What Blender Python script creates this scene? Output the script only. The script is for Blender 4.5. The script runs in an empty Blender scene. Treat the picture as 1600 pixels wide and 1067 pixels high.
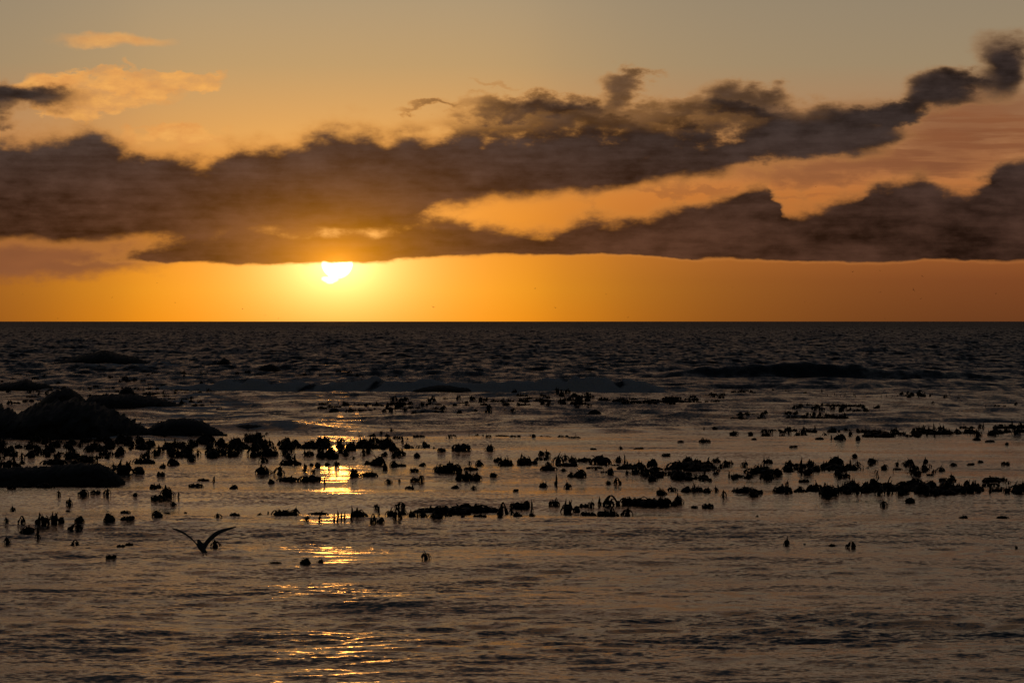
import bpy, bmesh, math, random
import numpy as np
from mathutils import Vector, Matrix, noise as mnoise

scene = bpy.context.scene
COL = scene.collection
RAD = math.radians

# ------------------------------------------------------------------ camera
FPX = 5190.0            # focal length in photo pixels (sun disc is 0.53 degrees wide)
CAM_H = 5.0
HORIZON = 502.0
cam = bpy.data.cameras.new('camera')
cam_o = bpy.data.objects.new('camera', cam)
COL.objects.link(cam_o)
cam.sensor_width = 36.0
cam.lens = 36.0 * FPX / 1600.0
cam.clip_start = 0.5
cam.clip_end = 200000.0
cam_o.location = (0, 0, CAM_H)
PITCH = math.atan((533.5 - HORIZON) / FPX)
cam_o.rotation_euler = (math.pi / 2 - PITCH, 0, 0)
scene.camera = cam_o

scene.view_settings.view_transform = 'Standard'
scene.view_settings.look = 'None'
scene.view_settings.exposure = 0.0
scene.view_settings.gamma = 1.0
scene.cycles.max_bounces = 3
scene.cycles.diffuse_bounces = 1
scene.cycles.glossy_bounces = 2
scene.cycles.sample_clamp_indirect = 4.0


def ray(px, py):
    d = Vector(((px - 800) / FPX, (533.5 - py) / FPX, -1.0))
    return Matrix.Rotation(math.pi / 2 - PITCH, 3, 'X') @ d


def on_water(px, py, z=0.0):
    d = ray(px, py)
    t = (z - CAM_H) / d.z
    return Vector((0, 0, CAM_H)) + d * t


def at_distance(px, py, dist):
    d = ray(px, py)
    return Vector((0, 0, CAM_H)) + d * (dist / d.y)


# ------------------------------------------------------------------ sky
SUN_AZ = math.atan((526 - 800) / FPX)      # negative = left of view axis
SUN_EL = math.atan((HORIZON - 411) / FPX)
world = bpy.data.worlds.new('World')
scene.world = world
world.use_nodes = True
world.cycles.sampling_method = 'NONE'      # smooth dim dome: reflections find it by themselves
NT = world.node_tree
for n in list(NT.nodes):
    NT.nodes.remove(n)


class S:
    """a shader socket (or number) with arithmetic"""
    tree = NT

    def __init__(self, s):
        self.s = s

    @staticmethod
    def put(node, i, v):
        if isinstance(v, S):
            v = v.s
        if isinstance(v, (int, float)):
            node.inputs[i].default_value = v
        else:
            S.tree.links.new(v, node.inputs[i])

    @staticmethod
    def m(op, *a, clamp=False):
        n = S.tree.nodes.new('ShaderNodeMath')
        n.operation = op
        n.use_clamp = clamp
        for i, v in enumerate(a):
            S.put(n, i, v)
        return S(n.outputs[0])

    def __add__(s, o): return S.m('ADD', s, o)
    __radd__ = __add__
    def __sub__(s, o): return S.m('SUBTRACT', s, o)
    def __rsub__(s, o): return S.m('SUBTRACT', o, s)
    def __mul__(s, o): return S.m('MULTIPLY', s, o)
    __rmul__ = __mul__
    def __truediv__(s, o): return S.m('DIVIDE', s, o)
    def __neg__(s): return S.m('MULTIPLY', s, -1.0)


def smooth(x, a, b):
    n = S.tree.nodes.new('ShaderNodeMapRange')
    n.interpolation_type = 'SMOOTHSTEP'
    S.put(n, 0, x); S.put(n, 1, a); S.put(n, 2, b)
    n.inputs[3].default_value = 0.0
    n.inputs[4].default_value = 1.0
    return S(n.outputs[0])


def expn(x): return S.m('EXPONENT', x)
def absn(x): return S.m('ABSOLUTE', x)
def sqrtn(x): return S.m('SQRT', x)
def clamp01(x): return S.m('ADD', x, 0.0, clamp=True)


def combine(x, y, z):
    n = S.tree.nodes.new('ShaderNodeCombineXYZ')
    S.put(n, 0, x); S.put(n, 1, y); S.put(n, 2, z)
    return n.outputs[0]


def noise_tex(vec, scale, detail=5.0, rough=0.55, color=False):
    n = S.tree.nodes.new('ShaderNodeTexNoise')
    n.noise_dimensions = '3D'
    S.tree.links.new(vec, n.inputs['Vector'])
    n.inputs['Scale'].default_value = scale
    n.inputs['Detail'].default_value = detail
    n.inputs['Roughness'].default_value = rough
    if color:
        sp = S.tree.nodes.new('ShaderNodeSeparateColor')
        S.tree.links.new(n.outputs['Color'], sp.inputs[0])
        return S(sp.outputs[0]), S(sp.outputs[1]), S(sp.outputs[2])
    return S(n.outputs[0])


def lin(c):
    return tuple((v / 255 / 12.92) if v / 255 <= 0.04045 else ((v / 255 + 0.055) / 1.055) ** 2.4 for v in c)


def ramp(x, stops):
    """stops: (pos, srgb255) -> colour socket, linear space"""
    n = S.tree.nodes.new('ShaderNodeValToRGB')
    S.put(n, 0, x)
    cr = n.color_ramp
    cr.interpolation = 'LINEAR'
    while len(cr.elements) < len(stops):
        cr.elements.new(0.5)
    for e, (p, c) in zip(cr.elements, stops):
        e.position = p
        e.color = (*lin(c), 1)
    return n.outputs[0]


def curve(x, pts):
    n = S.tree.nodes.new('ShaderNodeFloatCurve')
    S.put(n, 1, x)
    c = n.mapping.curves[0]
    n.mapping.extend = 'HORIZONTAL'
    while len(c.points) < len(pts):
        c.points.new(0.5, 0.5)
    for p, (a, b) in zip(c.points, pts):
        p.location = (a, b)
        p.handle_type = 'AUTO_CLAMPED'
    n.mapping.update()
    return S(n.outputs[0])


def mix(f, a, b):
    n = S.tree.nodes.new('ShaderNodeMix')
    n.data_type = 'RGBA'
    n.clamp_factor = True
    S.put(n, 0, f)
    for i, v in ((6, a), (7, b)):
        if isinstance(v, tuple):
            n.inputs[i].default_value = (*v, 1)
        else:
            S.tree.links.new(v, n.inputs[i])
    return n.outputs[2]


def vmath(op, a, b):
    n = S.tree.nodes.new('ShaderNodeVectorMath')
    n.operation = op
    for i, v in enumerate((a, b)):
        if isinstance(v, tuple):
            n.inputs[i].default_value = v
        else:
            S.tree.links.new(v, n.inputs[i])
    return n.outputs[0]


def scaled(col, f):
    n = S.tree.nodes.new('ShaderNodeVectorMath')
    n.operation = 'SCALE'
    if isinstance(col, tuple):
        n.inputs[0].default_value = col
    else:
        S.tree.links.new(col, n.inputs[0])
    S.put(n, 3, f)
    return n.outputs[0]


def build_sky():
    tc = NT.nodes.new('ShaderNodeTexCoord')
    sep = NT.nodes.new('ShaderNodeSeparateXYZ')
    NT.links.new(tc.outputs['Generated'], sep.inputs[0])
    dx, dy, dz = (S(sep.outputs[i]) for i in range(3))
    az = S.m('ARCTAN2', dx, dy)                 # radians from the view axis, right positive
    el = S.m('ARCSINE', dz)
    U = az * (FPX * 1.004) + 800.0              # azimuth, 5190 units to the radian
    V = el * FPX                                # elevation in the same unit

    # clear atmosphere
    sky = NT.nodes.new('ShaderNodeTexSky')
    sky.sky_type = 'NISHITA'
    sky.sun_disc = False
    sky.sun_elevation = SUN_EL
    sky.sun_rotation = SUN_AZ
    sky.air_density = 1.5
    sky.dust_density = 3.0
    sky.ozone_density = 1.0
    nish = vmath('MULTIPLY', scaled(sky.outputs[0], 0.06), (0.88, 0.96, 1.15))

    t = clamp01(absn(U - 526.0) / 1500.0)
    vn = clamp01(V / 700.0)
    near = ramp(vn, [(0.0, (252, 150, 10)), (0.07, (252, 158, 22)), (0.20, (240, 146, 36)), (0.31, (232, 148, 58)), (0.42, (224, 162, 88)),
                     (0.57, (192, 156, 107)), (0.72, (176, 153, 119)), (1.0, (128, 123, 119))])
    side = ramp(vn, [(0.0, (104, 58, 30)), (0.09, (122, 68, 36)), (0.28, (186, 110, 54)), (0.42, (176, 128, 88)),
                     (0.57, (156, 135, 105)), (0.72, (148, 133, 110)), (1.0, (112, 108, 104))])
    tw = curve(t, [(0, 0), (0.13, 0.06), (0.25, 0.46), (0.35, 0.75), (0.45, 0.88), (0.65, 0.98), (1.0, 1.0)])
    lowsky = mix(tw, near, side)
    # the low band fades into the clear dome above and around
    keep = smooth(V, 1250.0, 420.0) * smooth(absn(az), 1.3, 0.3)
    base = mix(keep, nish, lowsky)

    # glow round the sun
    ru, rv = (U - 526.0), (V - 91.0)
    r = sqrtn(ru * ru * 0.45 + rv * rv * 1.0)
    glow = expn(-(r / 44.0)) * 2.0
    glow2 = expn(-(r / 105.0)) * 0.34
    base = vmath('ADD', base, scaled((1.0, 0.78, 0.34), glow))
    base = vmath('ADD', base, scaled((0.9, 0.42, 0.03), glow2))

    # ---- clouds, in azimuth / elevation
    P = combine(U * 0.01, V * 0.017, 3.7)
    wa, wb, wc = noise_tex(P, 0.85, 5.0, 0.54, True)
    big = noise_tex(combine(U * 0.01, V * 0.035, 9.1), 0.5, 3.0, 0.55)
    fine = noise_tex(combine(U * 0.01, V * 0.022, 1.3), 2.6, 4.0, 0.62)
    wa, wb, wc = wa - 0.5, wb - 0.5, wc - 0.5
    wf = fine - 0.5
    Uw = U + wa * 150.0
    un = (Uw + 400.0) / 2400.0

    def edge(pts):
        return curve(un, [((x + 400) / 2400.0, (HORIZON - y) / 520.0) for x, y in pts]) * 520.0

    topA = edge([(-400, 215), (0, 203), (120, 203), (180, 216), (240, 236), (330, 232), (370, 209), (460, 208), (520, 194),
                 (620, 186), (720, 196), (800, 205), (930, 190), (1010, 195), (1110, 192), (1250, 186), (1330, 176), (1400, 190),
                 (1480, 230), (1540, 260), (1700, 290), (2000, 300)])
    botA = edge([(-400, 384), (0, 383), (200, 386), (270, 382), (400, 370), (560, 370), (660, 358), (708, 327), (800, 314), (900, 312),
                 (1000, 294), (1100, 276), (1200, 258), (1300, 252), (1375, 244), (1410, 228), (1480, 215), (1540, 220), (1700, 250), (2000, 280)])
    # distance inside the bank; ragged billowing tops, flatter undersides
    mA = smooth(topA - V + wb * 120.0 + wf * 26.0, -22.0, 56.0) * smooth(V - botA + wc * 46.0 + wf * 14.0, -20.0, 28.0)
    mA = mA * (1.0 - smooth(U, 1180.0, 1480.0) * (0.25 + wb * 1.2))
    topB = edge([(-400, 440), (40, 420), (95, 408), (165, 394), (240, 370), (290, 357), (400, 355), (560, 351), (690, 336), (760, 350),
                 (830, 345), (920, 331), (1040, 322), (1085, 312), (1130, 299), (1180, 287), (1212, 290), (1232, 314), (1270, 310), (1330, 300),
                 (1370, 276), (1420, 270), (1490, 288), (1540, 268), (1600, 240), (2000, 225)])
    botB = edge([(-400, 412), (125, 413), (400, 412), (600, 412), (650, 405), (720, 400), (900, 400), (1000, 402), (1100, 407), (1600, 411), (2000, 412)])
    mB = smooth(topB - V + wb * 74.0 + wf * 18.0, -14.0, 34.0) * smooth(V - botB + wc * 22.0 + wf * 7.0, -5.0, 7.0)

    def puff(cx, cy, rx, ry, lo=0.0, hi=1.1, warp=1.0):
        a = (U + (wa * 190.0 + wf * 60.0) * warp - cx) / rx
        b = (V + (wb * 130.0 + wf * 40.0) * warp - (HORIZON - cy)) / ry
        return smooth(1.0 - a * a - b * b, lo, hi)

    def union(*ms):
        o = None
        for k in ms:
            o = (1.0 - k) if o is None else o * (1.0 - k)
        return 1.0 - o

    darkp = union(puff(965, 150, 52, 34) * 0.75, puff(1165, 150, 96, 50) * 0.78, puff(1478, 134, 70, 36, warp=0.8) * 0.85, puff(1566, 106, 66, 62, warp=0.5) * 0.95, puff(1090, 180, 150, 26) * 0.6, puff(1420, 168, 150, 34, warp=0.7) * 0.6, puff(1530, 150, 110, 34, warp=0.7) * 0.5,
                  puff(840, 176, 210, 26) * 0.75, puff(900, 208, 290, 40) * 0.8, puff(1380, 170, 190, 32) * 0.8, puff(1240, 205, 220, 48) * 0.8,
                  puff(660, 177, 60, 10) * 0.55, puff(790, 141, 70, 8) * 0.4, puff(25, 154, 165, 30, warp=0.55) * 0.92, puff(-20, 190, 85, 26) * 0.8)
    hazep = union(puff(1520, 212, 280, 62, 0.0, 1.2) * (0.45 + big * 0.75), puff(1400, 258, 200, 22) * 0.5, puff(1130, 300, 230, 10) * 0.4, puff(0, 396, 330, 52, 0.0, 0.7, warp=0.5) * 0.9, puff(1560, 165, 160, 40) * 0.6)
    streak = noise_tex(combine(U * 0.004, V * 0.05, 5.5), 1.6, 3.0, 0.6)
    hazep = union(hazep, smooth(U, 1100.0, 1500.0) * smooth(streak, 0.42, 0.62) * smooth(absn(V - 268.0), 95.0, 20.0) * 0.85, puff(1300, 262, 330, 26, warp=0.6) * 0.55)
    brightp = union(puff(130, 146, 140, 34, 0.0, 0.45, 1.0) * clamp01(fine * 1.6 - 0.1), puff(255, 131, 110, 18, 0.0, 0.45, 0.8) * clamp01(fine * 1.7 - 0.15), puff(80, 131, 70, 28, 0.0, 0.7) * 0.9, puff(175, 65, 115, 15, warp=0.4) * 0.75,
                    puff(270, 217, 120, 16) * 0.95, puff(210, 110, 20, 8) * 0.4)

    # high thin sunlit clouds
    base = mix(brightp * 0.95, base, mix(fine, lin((205, 125, 66)), lin((255, 190, 100))))
    base = mix(hazep, base, mix(big, lin((108, 68, 48)), lin((152, 93, 56))))

    thick = union(mA, mB, darkp)
    sunr = sqrtn(ru * ru * 0.35 + rv * rv)
    lit = expn(-(sunr / 170.0))
    lit2 = expn(-(sunr / 42.0))
    hgt = smooth(V, 90.0, 330.0)
    body = mix(hgt, lin((84, 54, 38)), lin((60, 53, 50)))
    body = mix(smooth(U, 500.0, 1700.0) * 0.55, body, lin((54, 39, 35)))
    body = scaled(body, clamp01((big - 0.5) * 1.6 + wf * 1.3 + wb * 1.2 + (streak - 0.5) * 0.8 + 0.5) * 0.95 + 0.22)
    body = vmath('ADD', body, scaled((0.32, 0.088, 0.004), lit * 0.32))
    body = vmath('ADD', body, scaled((1.0, 0.36, 0.01), lit2 * 1.15))
    # thin edges let the low sun through
    rimc = mix(expn(-(sunr / 420.0)), mix(hgt, lin((150, 88, 56)), lin((112, 90, 72))), lin((255, 165, 60)))
    cloud = mix(smooth(thick, 0.9, 0.25) * 0.9, body, rimc)
    out = mix(smooth(thick, 0.0, 0.85), base, cloud)

    # the disc itself, its upper half behind the bank
    disc = smooth(sqrtn(ru * ru + rv * rv), 25.8, 21.4) * (1.0 - smooth(mB, 0.05, 0.85))
    veil = puff(516, 434, 15, 6, 0.0, 0.5, 0.25)
    disc = union(disc, veil * 0.35)
    out = vmath('ADD', out, scaled((4.0, 3.3, 1.9), disc))

    bg = NT.nodes.new('ShaderNodeBackground')
    NT.links.new(out, bg.inputs[0])
    bg.inputs[1].default_value = 1.0
    wo = NT.nodes.new('ShaderNodeOutputWorld')
    NT.links.new(bg.outputs[0], wo.inputs[0])


build_sky()

sun = bpy.data.lights.new('sun', 'SUN')
sun.energy = 0.010
sun.angle = RAD(0.53)
sun.color = (1.0, 0.37, 0.06)
sun_o = bpy.data.objects.new('sun', sun)
COL.objects.link(sun_o)
sdir = Vector((math.sin(SUN_AZ) * math.cos(SUN_EL), math.cos(SUN_AZ) * math.cos(SUN_EL), math.sin(SUN_EL)))
sun_o.rotation_euler = sdir.to_track_quat('Z', 'Y').to_euler()
sun_o.location = (0, 0, 60)

# ------------------------------------------------------------------ helpers
rng = np.random.default_rng(11)
R = random.Random(5)


def tag(o, label=None, cat=None, group=None, kind=None):
    if label: o['label'] = label
    if cat: o['category'] = cat
    if group: o['group'] = group
    if kind: o['kind'] = kind
    return o


def link(name, me, parent=None):
    o = bpy.data.objects.new(name, me)
    COL.objects.link(o)
    if parent is not None:
        o.parent = parent
    return o


def mesh(name, verts, faces, mat=None, smooth_shade=True):
    me = bpy.data.meshes.new(name)
    me.from_pydata([tuple(v) for v in verts], [], [tuple(f) for f in faces])
    me.update()
    if smooth_shade:
        me.polygons.foreach_set('use_smooth', [True] * len(me.polygons))
    if mat: me.materials.append(mat)
    return me


def new_mat(name):
    m = bpy.data.materials.new(name)
    m.use_nodes = True
    S.tree = m.node_tree
    return m, m.node_tree, m.node_tree.nodes['Principled BSDF']


def simple_mat(name, c1, c2, rough, scale, bump=0.3):
    m, nt, p = new_mat(name)
    tc = nt.nodes.new('ShaderNodeTexCoord')
    n = nt.nodes.new('ShaderNodeTexNoise')
    nt.links.new(tc.outputs['Object'], n.inputs['Vector'])
    n.inputs['Scale'].default_value = scale
    n.inputs['Detail'].default_value = 6
    nt.links.new(mix(S(n.outputs[0]), c1, c2), p.inputs['Base Color'])
    p.inputs['Roughness'].default_value = rough
    p.inputs['Specular IOR Level'].default_value = 0.22
    b = nt.nodes.new('ShaderNodeBump')
    b.inputs['Strength'].default_value = bump
    b.inputs['Distance'].default_value = 0.05
    nt.links.new(n.outputs[0], b.inputs['Height'])
    nt.links.new(b.outputs[0], p.inputs['Normal'])
    return m


# ------------------------------------------------------------------ sea
def sstep(x, a, b):
    t = np.clip((x - a) / (b - a), 0, 1)
    return t * t * (3 - 2 * t)


def dist_of(y):                       # photo row -> distance on the water
    return on_water(800, y).y


def build_sea():
    rows = [-40.0, -20.0, 0.0, 10.0, 20.0, 26.0, 30.0]
    y = 32.0
    while y < 3000.0:
        if y < 42: k = 0.006
        elif 225 < y < 290: k = 0.0013
        elif 290 <= y < 900: k = 0.0018
        elif y >= 1500: k = 0.004
        else: k = 0.0023
        y *= 1 + k
        rows.append(y)
    while y < 90000.0:
        y *= 1.12
        rows.append(y)
    Yr = np.array(rows)
    dy = np.gradient(Yr)
    NC = 500
    s = np.linspace(-1, 1, NC)
    half = 12 + 0.215 * np.maximum(Yr, 0)
    X = half[:, None] * s[None, :]
    Y = np.repeat(Yr[:, None], NC, 1)
    dyc = np.maximum(dy, half * 2 / NC)[:, None]
    D = Y
    U = 800 + FPX * X / np.maximum(Y, 1.0)          # bearing, used to lay out where things lie
    Z = np.zeros_like(X)
    DX = np.zeros_like(X)

    # patchiness: gusts and lee of the kelp
    patch = np.zeros_like(X)
    for _ in range(14):
        k = 2 * math.pi / rng.uniform(7, 40)
        th = rng.uniform(-1.2, 1.2)
        patch += np.sin(k * (X * math.sin(th) * 0.6 + Y * math.cos(th)) + rng.uniform(0, 6.28))
    patch = 1 + 0.10 * patch
    patch = np.clip(patch, 0.35, 1.9)

    def table(pts):
        return np.interp(D, [p[0] for p in pts], [p[1] for p in pts])
    sl_short = table([(30, .10), (60, .085), (78, .07), (88, .045), (96, .022), (135, .030), (150, .075), (235, .09), (300, .10), (3000, .10)]) * patch
    sl_mid = table([(30, .030), (60, .022), (85, .013), (100, .010), (135, .012), (155, .055), (235, .085), (300, .16), (3000, .19)])
    sl_long = table([(30, .007), (85, .007), (135, .007), (160, .018), (240, .030), (320, .06), (3000, .09)])
    sl_swell = table([(30, .002), (135, .003), (200, .010), (300, .022), (3000, .03)])

    def add(lams, slope, spread, n):
        lo, hi = lams
        for _ in range(n):
            lam = math.exp(rng.uniform(math.log(lo), math.log(hi)))
            th = rng.normal(0.12, spread)
            k = 2 * math.pi / lam
            a = math.sqrt(2.0 / n) / k
            phase = rng.uniform(0, 6.28)
            f = np.where(D < 200, sstep(lam / dyc, 2.6, 4.5), sstep(lam / dyc, 1.5, 2.6))
            live = np.nonzero(f[:, 0] > 0)[0]
            if len(live) == 0: continue
            sl = slice(live[0], live[-1] + 1)
            ph = k * (X[sl] * math.sin(th) + Y[sl] * math.cos(th)) + phase
            # slightly peaked crests
            Z[sl] += slope[sl] * a * f[sl] * (np.cos(ph) + 0.18 * np.cos(2 * ph))
    add((0.34, 1.5), sl_short, 0.42, 46)
    add((1.8, 8.0), sl_mid, 0.85, 44)
    add((8.0, 30.0), sl_long, 0.4, 18)
    add((30.0, 90.0), sl_swell, 0.22, 9)
    add((9.0, 16.0), table([(30, .010), (75, .014), (92, .024), (140, .024), (170, .0), (3000, .0)]), 0.07, 7)

    foam = np.zeros_like(X)
    lump = np.zeros_like(X)
    for _ in range(26):
        lam = math.exp(rng.uniform(math.log(1.2), math.log(6)))
        th = rng.uniform(-1.5, 1.5)
        lump += np.sin(2 * math.pi / lam * (X * math.sin(th) + Y * math.cos(th)) + rng.uniform(0, 6.28))
    lump /= math.sqrt(13)

    lump2 = np.zeros_like(X)
    for _ in range(22):
        lam = math.exp(rng.uniform(math.log(0.7), math.log(2)))
        th = rng.uniform(-1.5, 1.5)
        lump2 += np.sin(2 * math.pi / lam * (X * math.sin(th) + Y * math.cos(th)) + rng.uniform(0, 6.28))
    lump2 /= math.sqrt(11)

    def ridge(y_pts, h_px, wf, wb, foam_amt, wob=1.0):
        """a travelling wave: crest rows of the photo over bearings, front facing the shore"""
        ux = [p[0] for p in y_pts]
        dd = [dist_of(p[1]) for p in y_pts]
        i0, i1 = np.searchsorted(Yr, [min(dd) - 4 * wf - 4, max(dd) + 4 * wb + 4])
        sl = slice(i0, i1)
        x_, u_, lu, l2 = X[sl], U[sl], lump[sl], lump2[sl]
        d0 = np.interp(u_, ux, dd)
        h = np.interp(u_, [p[0] for p in h_px], [p[1] for p in h_px]) * d0 / FPX
        w = wob * (np.sin(x_ * 0.35 + 1.0) * 0.8 + np.sin(x_ * 0.83) * 0.5)
        q = Y[sl] - d0 - w
        prof = np.where(q < 0, np.exp(-(q / wf) ** 2), np.exp(-(q / wb) ** 2))
        h = h * (1 + 0.06 * np.sin(x_ * 0.55) + 0.05 * np.sin(x_ * 1.3 + 2.0) + 0.03 * np.sin(x_ * 2.9))
        Z[sl] += h * prof * (1 + (0.08 * lu + 0.05 * l2) * foam_amt)
        if foam_amt > 0:
            fz = np.exp(-((q + wf * 0.7) / (wf * 1.5)) ** 2) * np.clip(h / 0.35, 0, 1) * foam_amt
            foam[sl] = np.maximum(foam[sl], np.clip(fz * (1 + 0.35 * lu), 0, 1))
    # foaming roller, left and middle
    ridge([(180, 603), (420, 608), (700, 610), (1000, 611)], [(200, 0), (270, 12), (390, 21), (560, 23), (740, 18), (800, 20), (900, 27), (985, 25), (1060, 0)], 1.0, 4.5, 1.0)
    # unbroken dark wave to its right
    ridge([(900, 594), (1200, 597), (1560, 594)], [(960, 0), (1030, 12), (1110, 22), (1200, 26), (1330, 25), (1420, 20), (1520, 13), (1640, 0)], 1.7, 7.0, 0.0, 0.6)
    # further swells
    ridge([(300, 578), (1000, 580)], [(560, 0), (620, 5), (740, 7), (840, 0)], 2.0, 7.0, 0.0)
    ridge([(1100, 566), (1700, 566)], [(1000, 0), (1200, 5), (1500, 6), (1700, 3)], 3.0, 9.0, 0.0)
    # bore of white water running in over the left shallows
    ridge([(300, 672), (420, 669), (560, 672)], [(290, 0), (350, 8), (410, 12), (470, 10), (540, 4), (640, 0)], 1.6, 6.0, 0.5)
    # low swells inside the break
    ridge([(600, 657), (1000, 656), (1500, 652)], [(780, 0), (900, 6), (1050, 4), (1200, 0)], 0.8, 3.0, 0.0)
    ridge([(1000, 650), (1300, 649)], [(1010, 0), (1060, 10), (1180, 9), (1300, 0)], 0.9, 3.0, 0.0)
    ridge([(1300, 660), (1700, 656)], [(1290, 0), (1380, 9), (1480, 8), (1600, 4), (1700, 0)], 0.9, 3.0, 0.0)
    ridge([(1200, 670), (1500, 667)], [(1190, 0), (1330, 6), (1420, 6), (1500, 0)], 0.8, 2.5, 0.0)
    ridge([(500, 679), (800, 676)], [(520, 0), (640, 4), (780, 6), (860, 0)], 0.7, 2.5, 0.0)

    # small broken swells everywhere between the far rocks and the kelp
    for _ in range(46):
        uc, yc, wd = rng.uniform(-100, 1700), rng.uniform(556, 684), rng.uniform(40, 170)
        hh = rng.uniform(1.5, 5.0) * (0.5 + (yc - 540) / 140)
        tilt = rng.uniform(-3, 3)
        ridge([(uc - wd, yc - tilt), (uc + wd, yc + tilt)], [(uc - wd, 0), (uc - wd * .4, hh * .8), (uc, hh), (uc + wd * .5, hh * .6), (uc + wd, 0)],
              rng.uniform(0.6, 1.2), rng.uniform(2, 4), 0.45 if rng.random() < 0.3 else 0.0)
    # sheets of left-over foam
    def sheet(cx, cy, rx, ry, amt):
        v = HORIZON + CAM_H * FPX / np.maximum(Y, 1.0)
        e = 1 - ((U - cx) / rx) ** 2 - ((v - cy) / ry) ** 2
        foam[:] = np.maximum(foam, np.clip(e * 1.5, 0, 1) * np.clip(0.45 + 0.5 * lump, 0, 1) * amt)
    sheet(700, 640, 900, 42, 0.30)
    sheet(500, 596, 420, 8, 0.5)
    sheet(200, 574, 130, 6, 0.8)
    sheet(320, 640, 120, 26, 0.7)
    sheet(240, 684, 130, 8, 0.7)
    sheet(620, 622, 380, 10, 0.45)
    sheet(1050, 608, 160, 8, 0.45)
    sheet(560, 655, 220, 14, 0.4)

    rip = table([(30, .38), (60, .40), (80, .36), (92, .30), (135, .28), (150, .34), (235, .32), (300, .26), (3000, .22), (90000, .2)]) * np.clip(patch, .6, 1.4) + 1.2 * foam
    rgh = table([(30, .17), (70, .17), (92, .12), (135, .13), (150, .17), (235, .22), (300, .26), (800, .33), (3000, .46), (90000, .54)])
    nr = len(Yr)
    verts = np.stack([X, Y, Z], -1).reshape(-1, 3).astype(np.float32)
    i = np.arange(nr - 1)[:, None] * NC + np.arange(NC - 1)[None, :]
    quads = np.stack([i, i + 1, i + NC + 1, i + NC], -1).reshape(-1, 4)
    def height(x, y):
        r_ = min(max(int(np.searchsorted(Yr, y)), 1), nr - 1)
        t = (y - Yr[r_ - 1]) / (Yr[r_] - Yr[r_ - 1])
        c = int(np.clip((x / half[r_] + 1) / 2 * (NC - 1), 0, NC - 1))
        return float(Z[r_ - 1, c] * (1 - t) + Z[r_, c] * t)
    me = bpy.data.meshes.new('sea')
    me.vertices.add(len(verts))
    me.vertices.foreach_set('co', verts.ravel())
    me.loops.add(quads.size)
    me.loops.foreach_set('vertex_index', quads.ravel().astype(np.int32))
    me.polygons.add(len(quads))
    me.polygons.foreach_set('loop_start', np.arange(0, quads.size, 4, dtype=np.int32))
    me.polygons.foreach_set('use_smooth', np.ones(len(quads), dtype=bool))
    me.update()
    for nm, arr in (('foam', foam), ('ripple', rip), ('chop', rgh), ('far_chop', 0.4 * sstep(D, 138, 165) + 0.6 * sstep(D, 200, 380))):
        a = me.attributes.new(nm, 'FLOAT', 'POINT')
        a.data.foreach_set('value', arr.ravel().astype(np.float32))
    m, nt, p = new_mat('sea_water')
    geo = nt.nodes.new('ShaderNodeNewGeometry')
    pos = geo.outputs['Position']
    at = nt.nodes.new('ShaderNodeAttribute'); at.attribute_name = 'ripple'
    af = nt.nodes.new('ShaderNodeAttribute'); af.attribute_name = 'foam'

    def slopes(sx, sy, scale, detail):
        mp = nt.nodes.new('ShaderNodeMapping')
        mp.inputs['Scale'].default_value = (sx, sy, 1)
        nt.links.new(pos, mp.inputs[0])
        n = nt.nodes.new('ShaderNodeTexNoise')
        nt.links.new(mp.outputs[0], n.inputs['Vector'])
        n.inputs['Scale'].default_value = scale
        n.inputs['Detail'].default_value = detail
        n.inputs['Roughness'].default_value = 0.6
        return vmath('SUBTRACT', n.outputs['Color'], (0.5, 0.5, 0.5))
    a1 = slopes(0.7, 1.0, 10.0, 2.0)
    a2 = slopes(0.5, 1.0, 0.5, 3.0)
    tot = vmath('ADD', scaled(a1, 2.2), scaled(a2, 1.4))
    tot = vmath('MULTIPLY', tot, (1.0, 1.0, 0.0))
    tot = scaled(tot, S(at.outputs['Fac']))
    # offshore chop: steep shoreward faces of short wind waves
    fc = nt.nodes.new('ShaderNodeAttribute'); fc.attribute_name = 'far_chop'
    a3 = slopes(0.55, 0.09, 1.0, 3.0)
    s3 = nt.nodes.new('ShaderNodeSeparateXYZ'); nt.links.new(a3, s3.inputs[0])
    tot = vmath('ADD', tot, scaled(combine(S(s3.outputs[0]) * 0.8, -absn(S(s3.outputs[1]) * 2.6 + 0.05), 0.0), S(fc.outputs['Fac'])))
    nn = vmath('ADD', geo.outputs['Normal'], tot)
    nrm = nt.nodes.new('ShaderNodeVectorMath'); nrm.operation = 'NORMALIZE'
    nt.links.new(nn, nrm.inputs[0])
    nt.links.new(nrm.outputs[0], p.inputs['Normal'])
    fn = nt.nodes.new('ShaderNodeTexNoise')
    nt.links.new(pos, fn.inputs['Vector'])
    fn.inputs['Scale'].default_value = 2.2
    fn.inputs['Detail'].default_value = 6
    ff = smooth(S(af.outputs['Fac']) * 1.25 - S(fn.outputs[0]) * 0.55, 0.0, 0.45)
    nt.links.new(mix(ff, (0.006, 0.009, 0.012), (0.36, 0.36, 0.39)), p.inputs['Base Color'])
    ac = nt.nodes.new('ShaderNodeAttribute'); ac.attribute_name = 'chop'
    rr = S.m('ADD', ff * 0.5, S(ac.outputs['Fac']))
    nt.links.new(rr.s, p.inputs['Roughness'])
    p.inputs['IOR'].default_value = 1.333
    me.materials.append(m)
    o = link('sea', me)
    tag(o, 'dark rippled sea reaching the horizon', 'sea', kind='structure')
    return height


water_height = build_sea()


def afloat(px, py):
    p = on_water(px, py)
    p.z = min(max(water_height(p.x, p.y), -0.2), 0.5)
    return p


# ------------------------------------------------------------------ rocks
ROCK = simple_mat('wet_rock', (0.006, 0.0055, 0.005), (0.022, 0.019, 0.017), 0.62, 2.5, 0.8)


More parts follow.
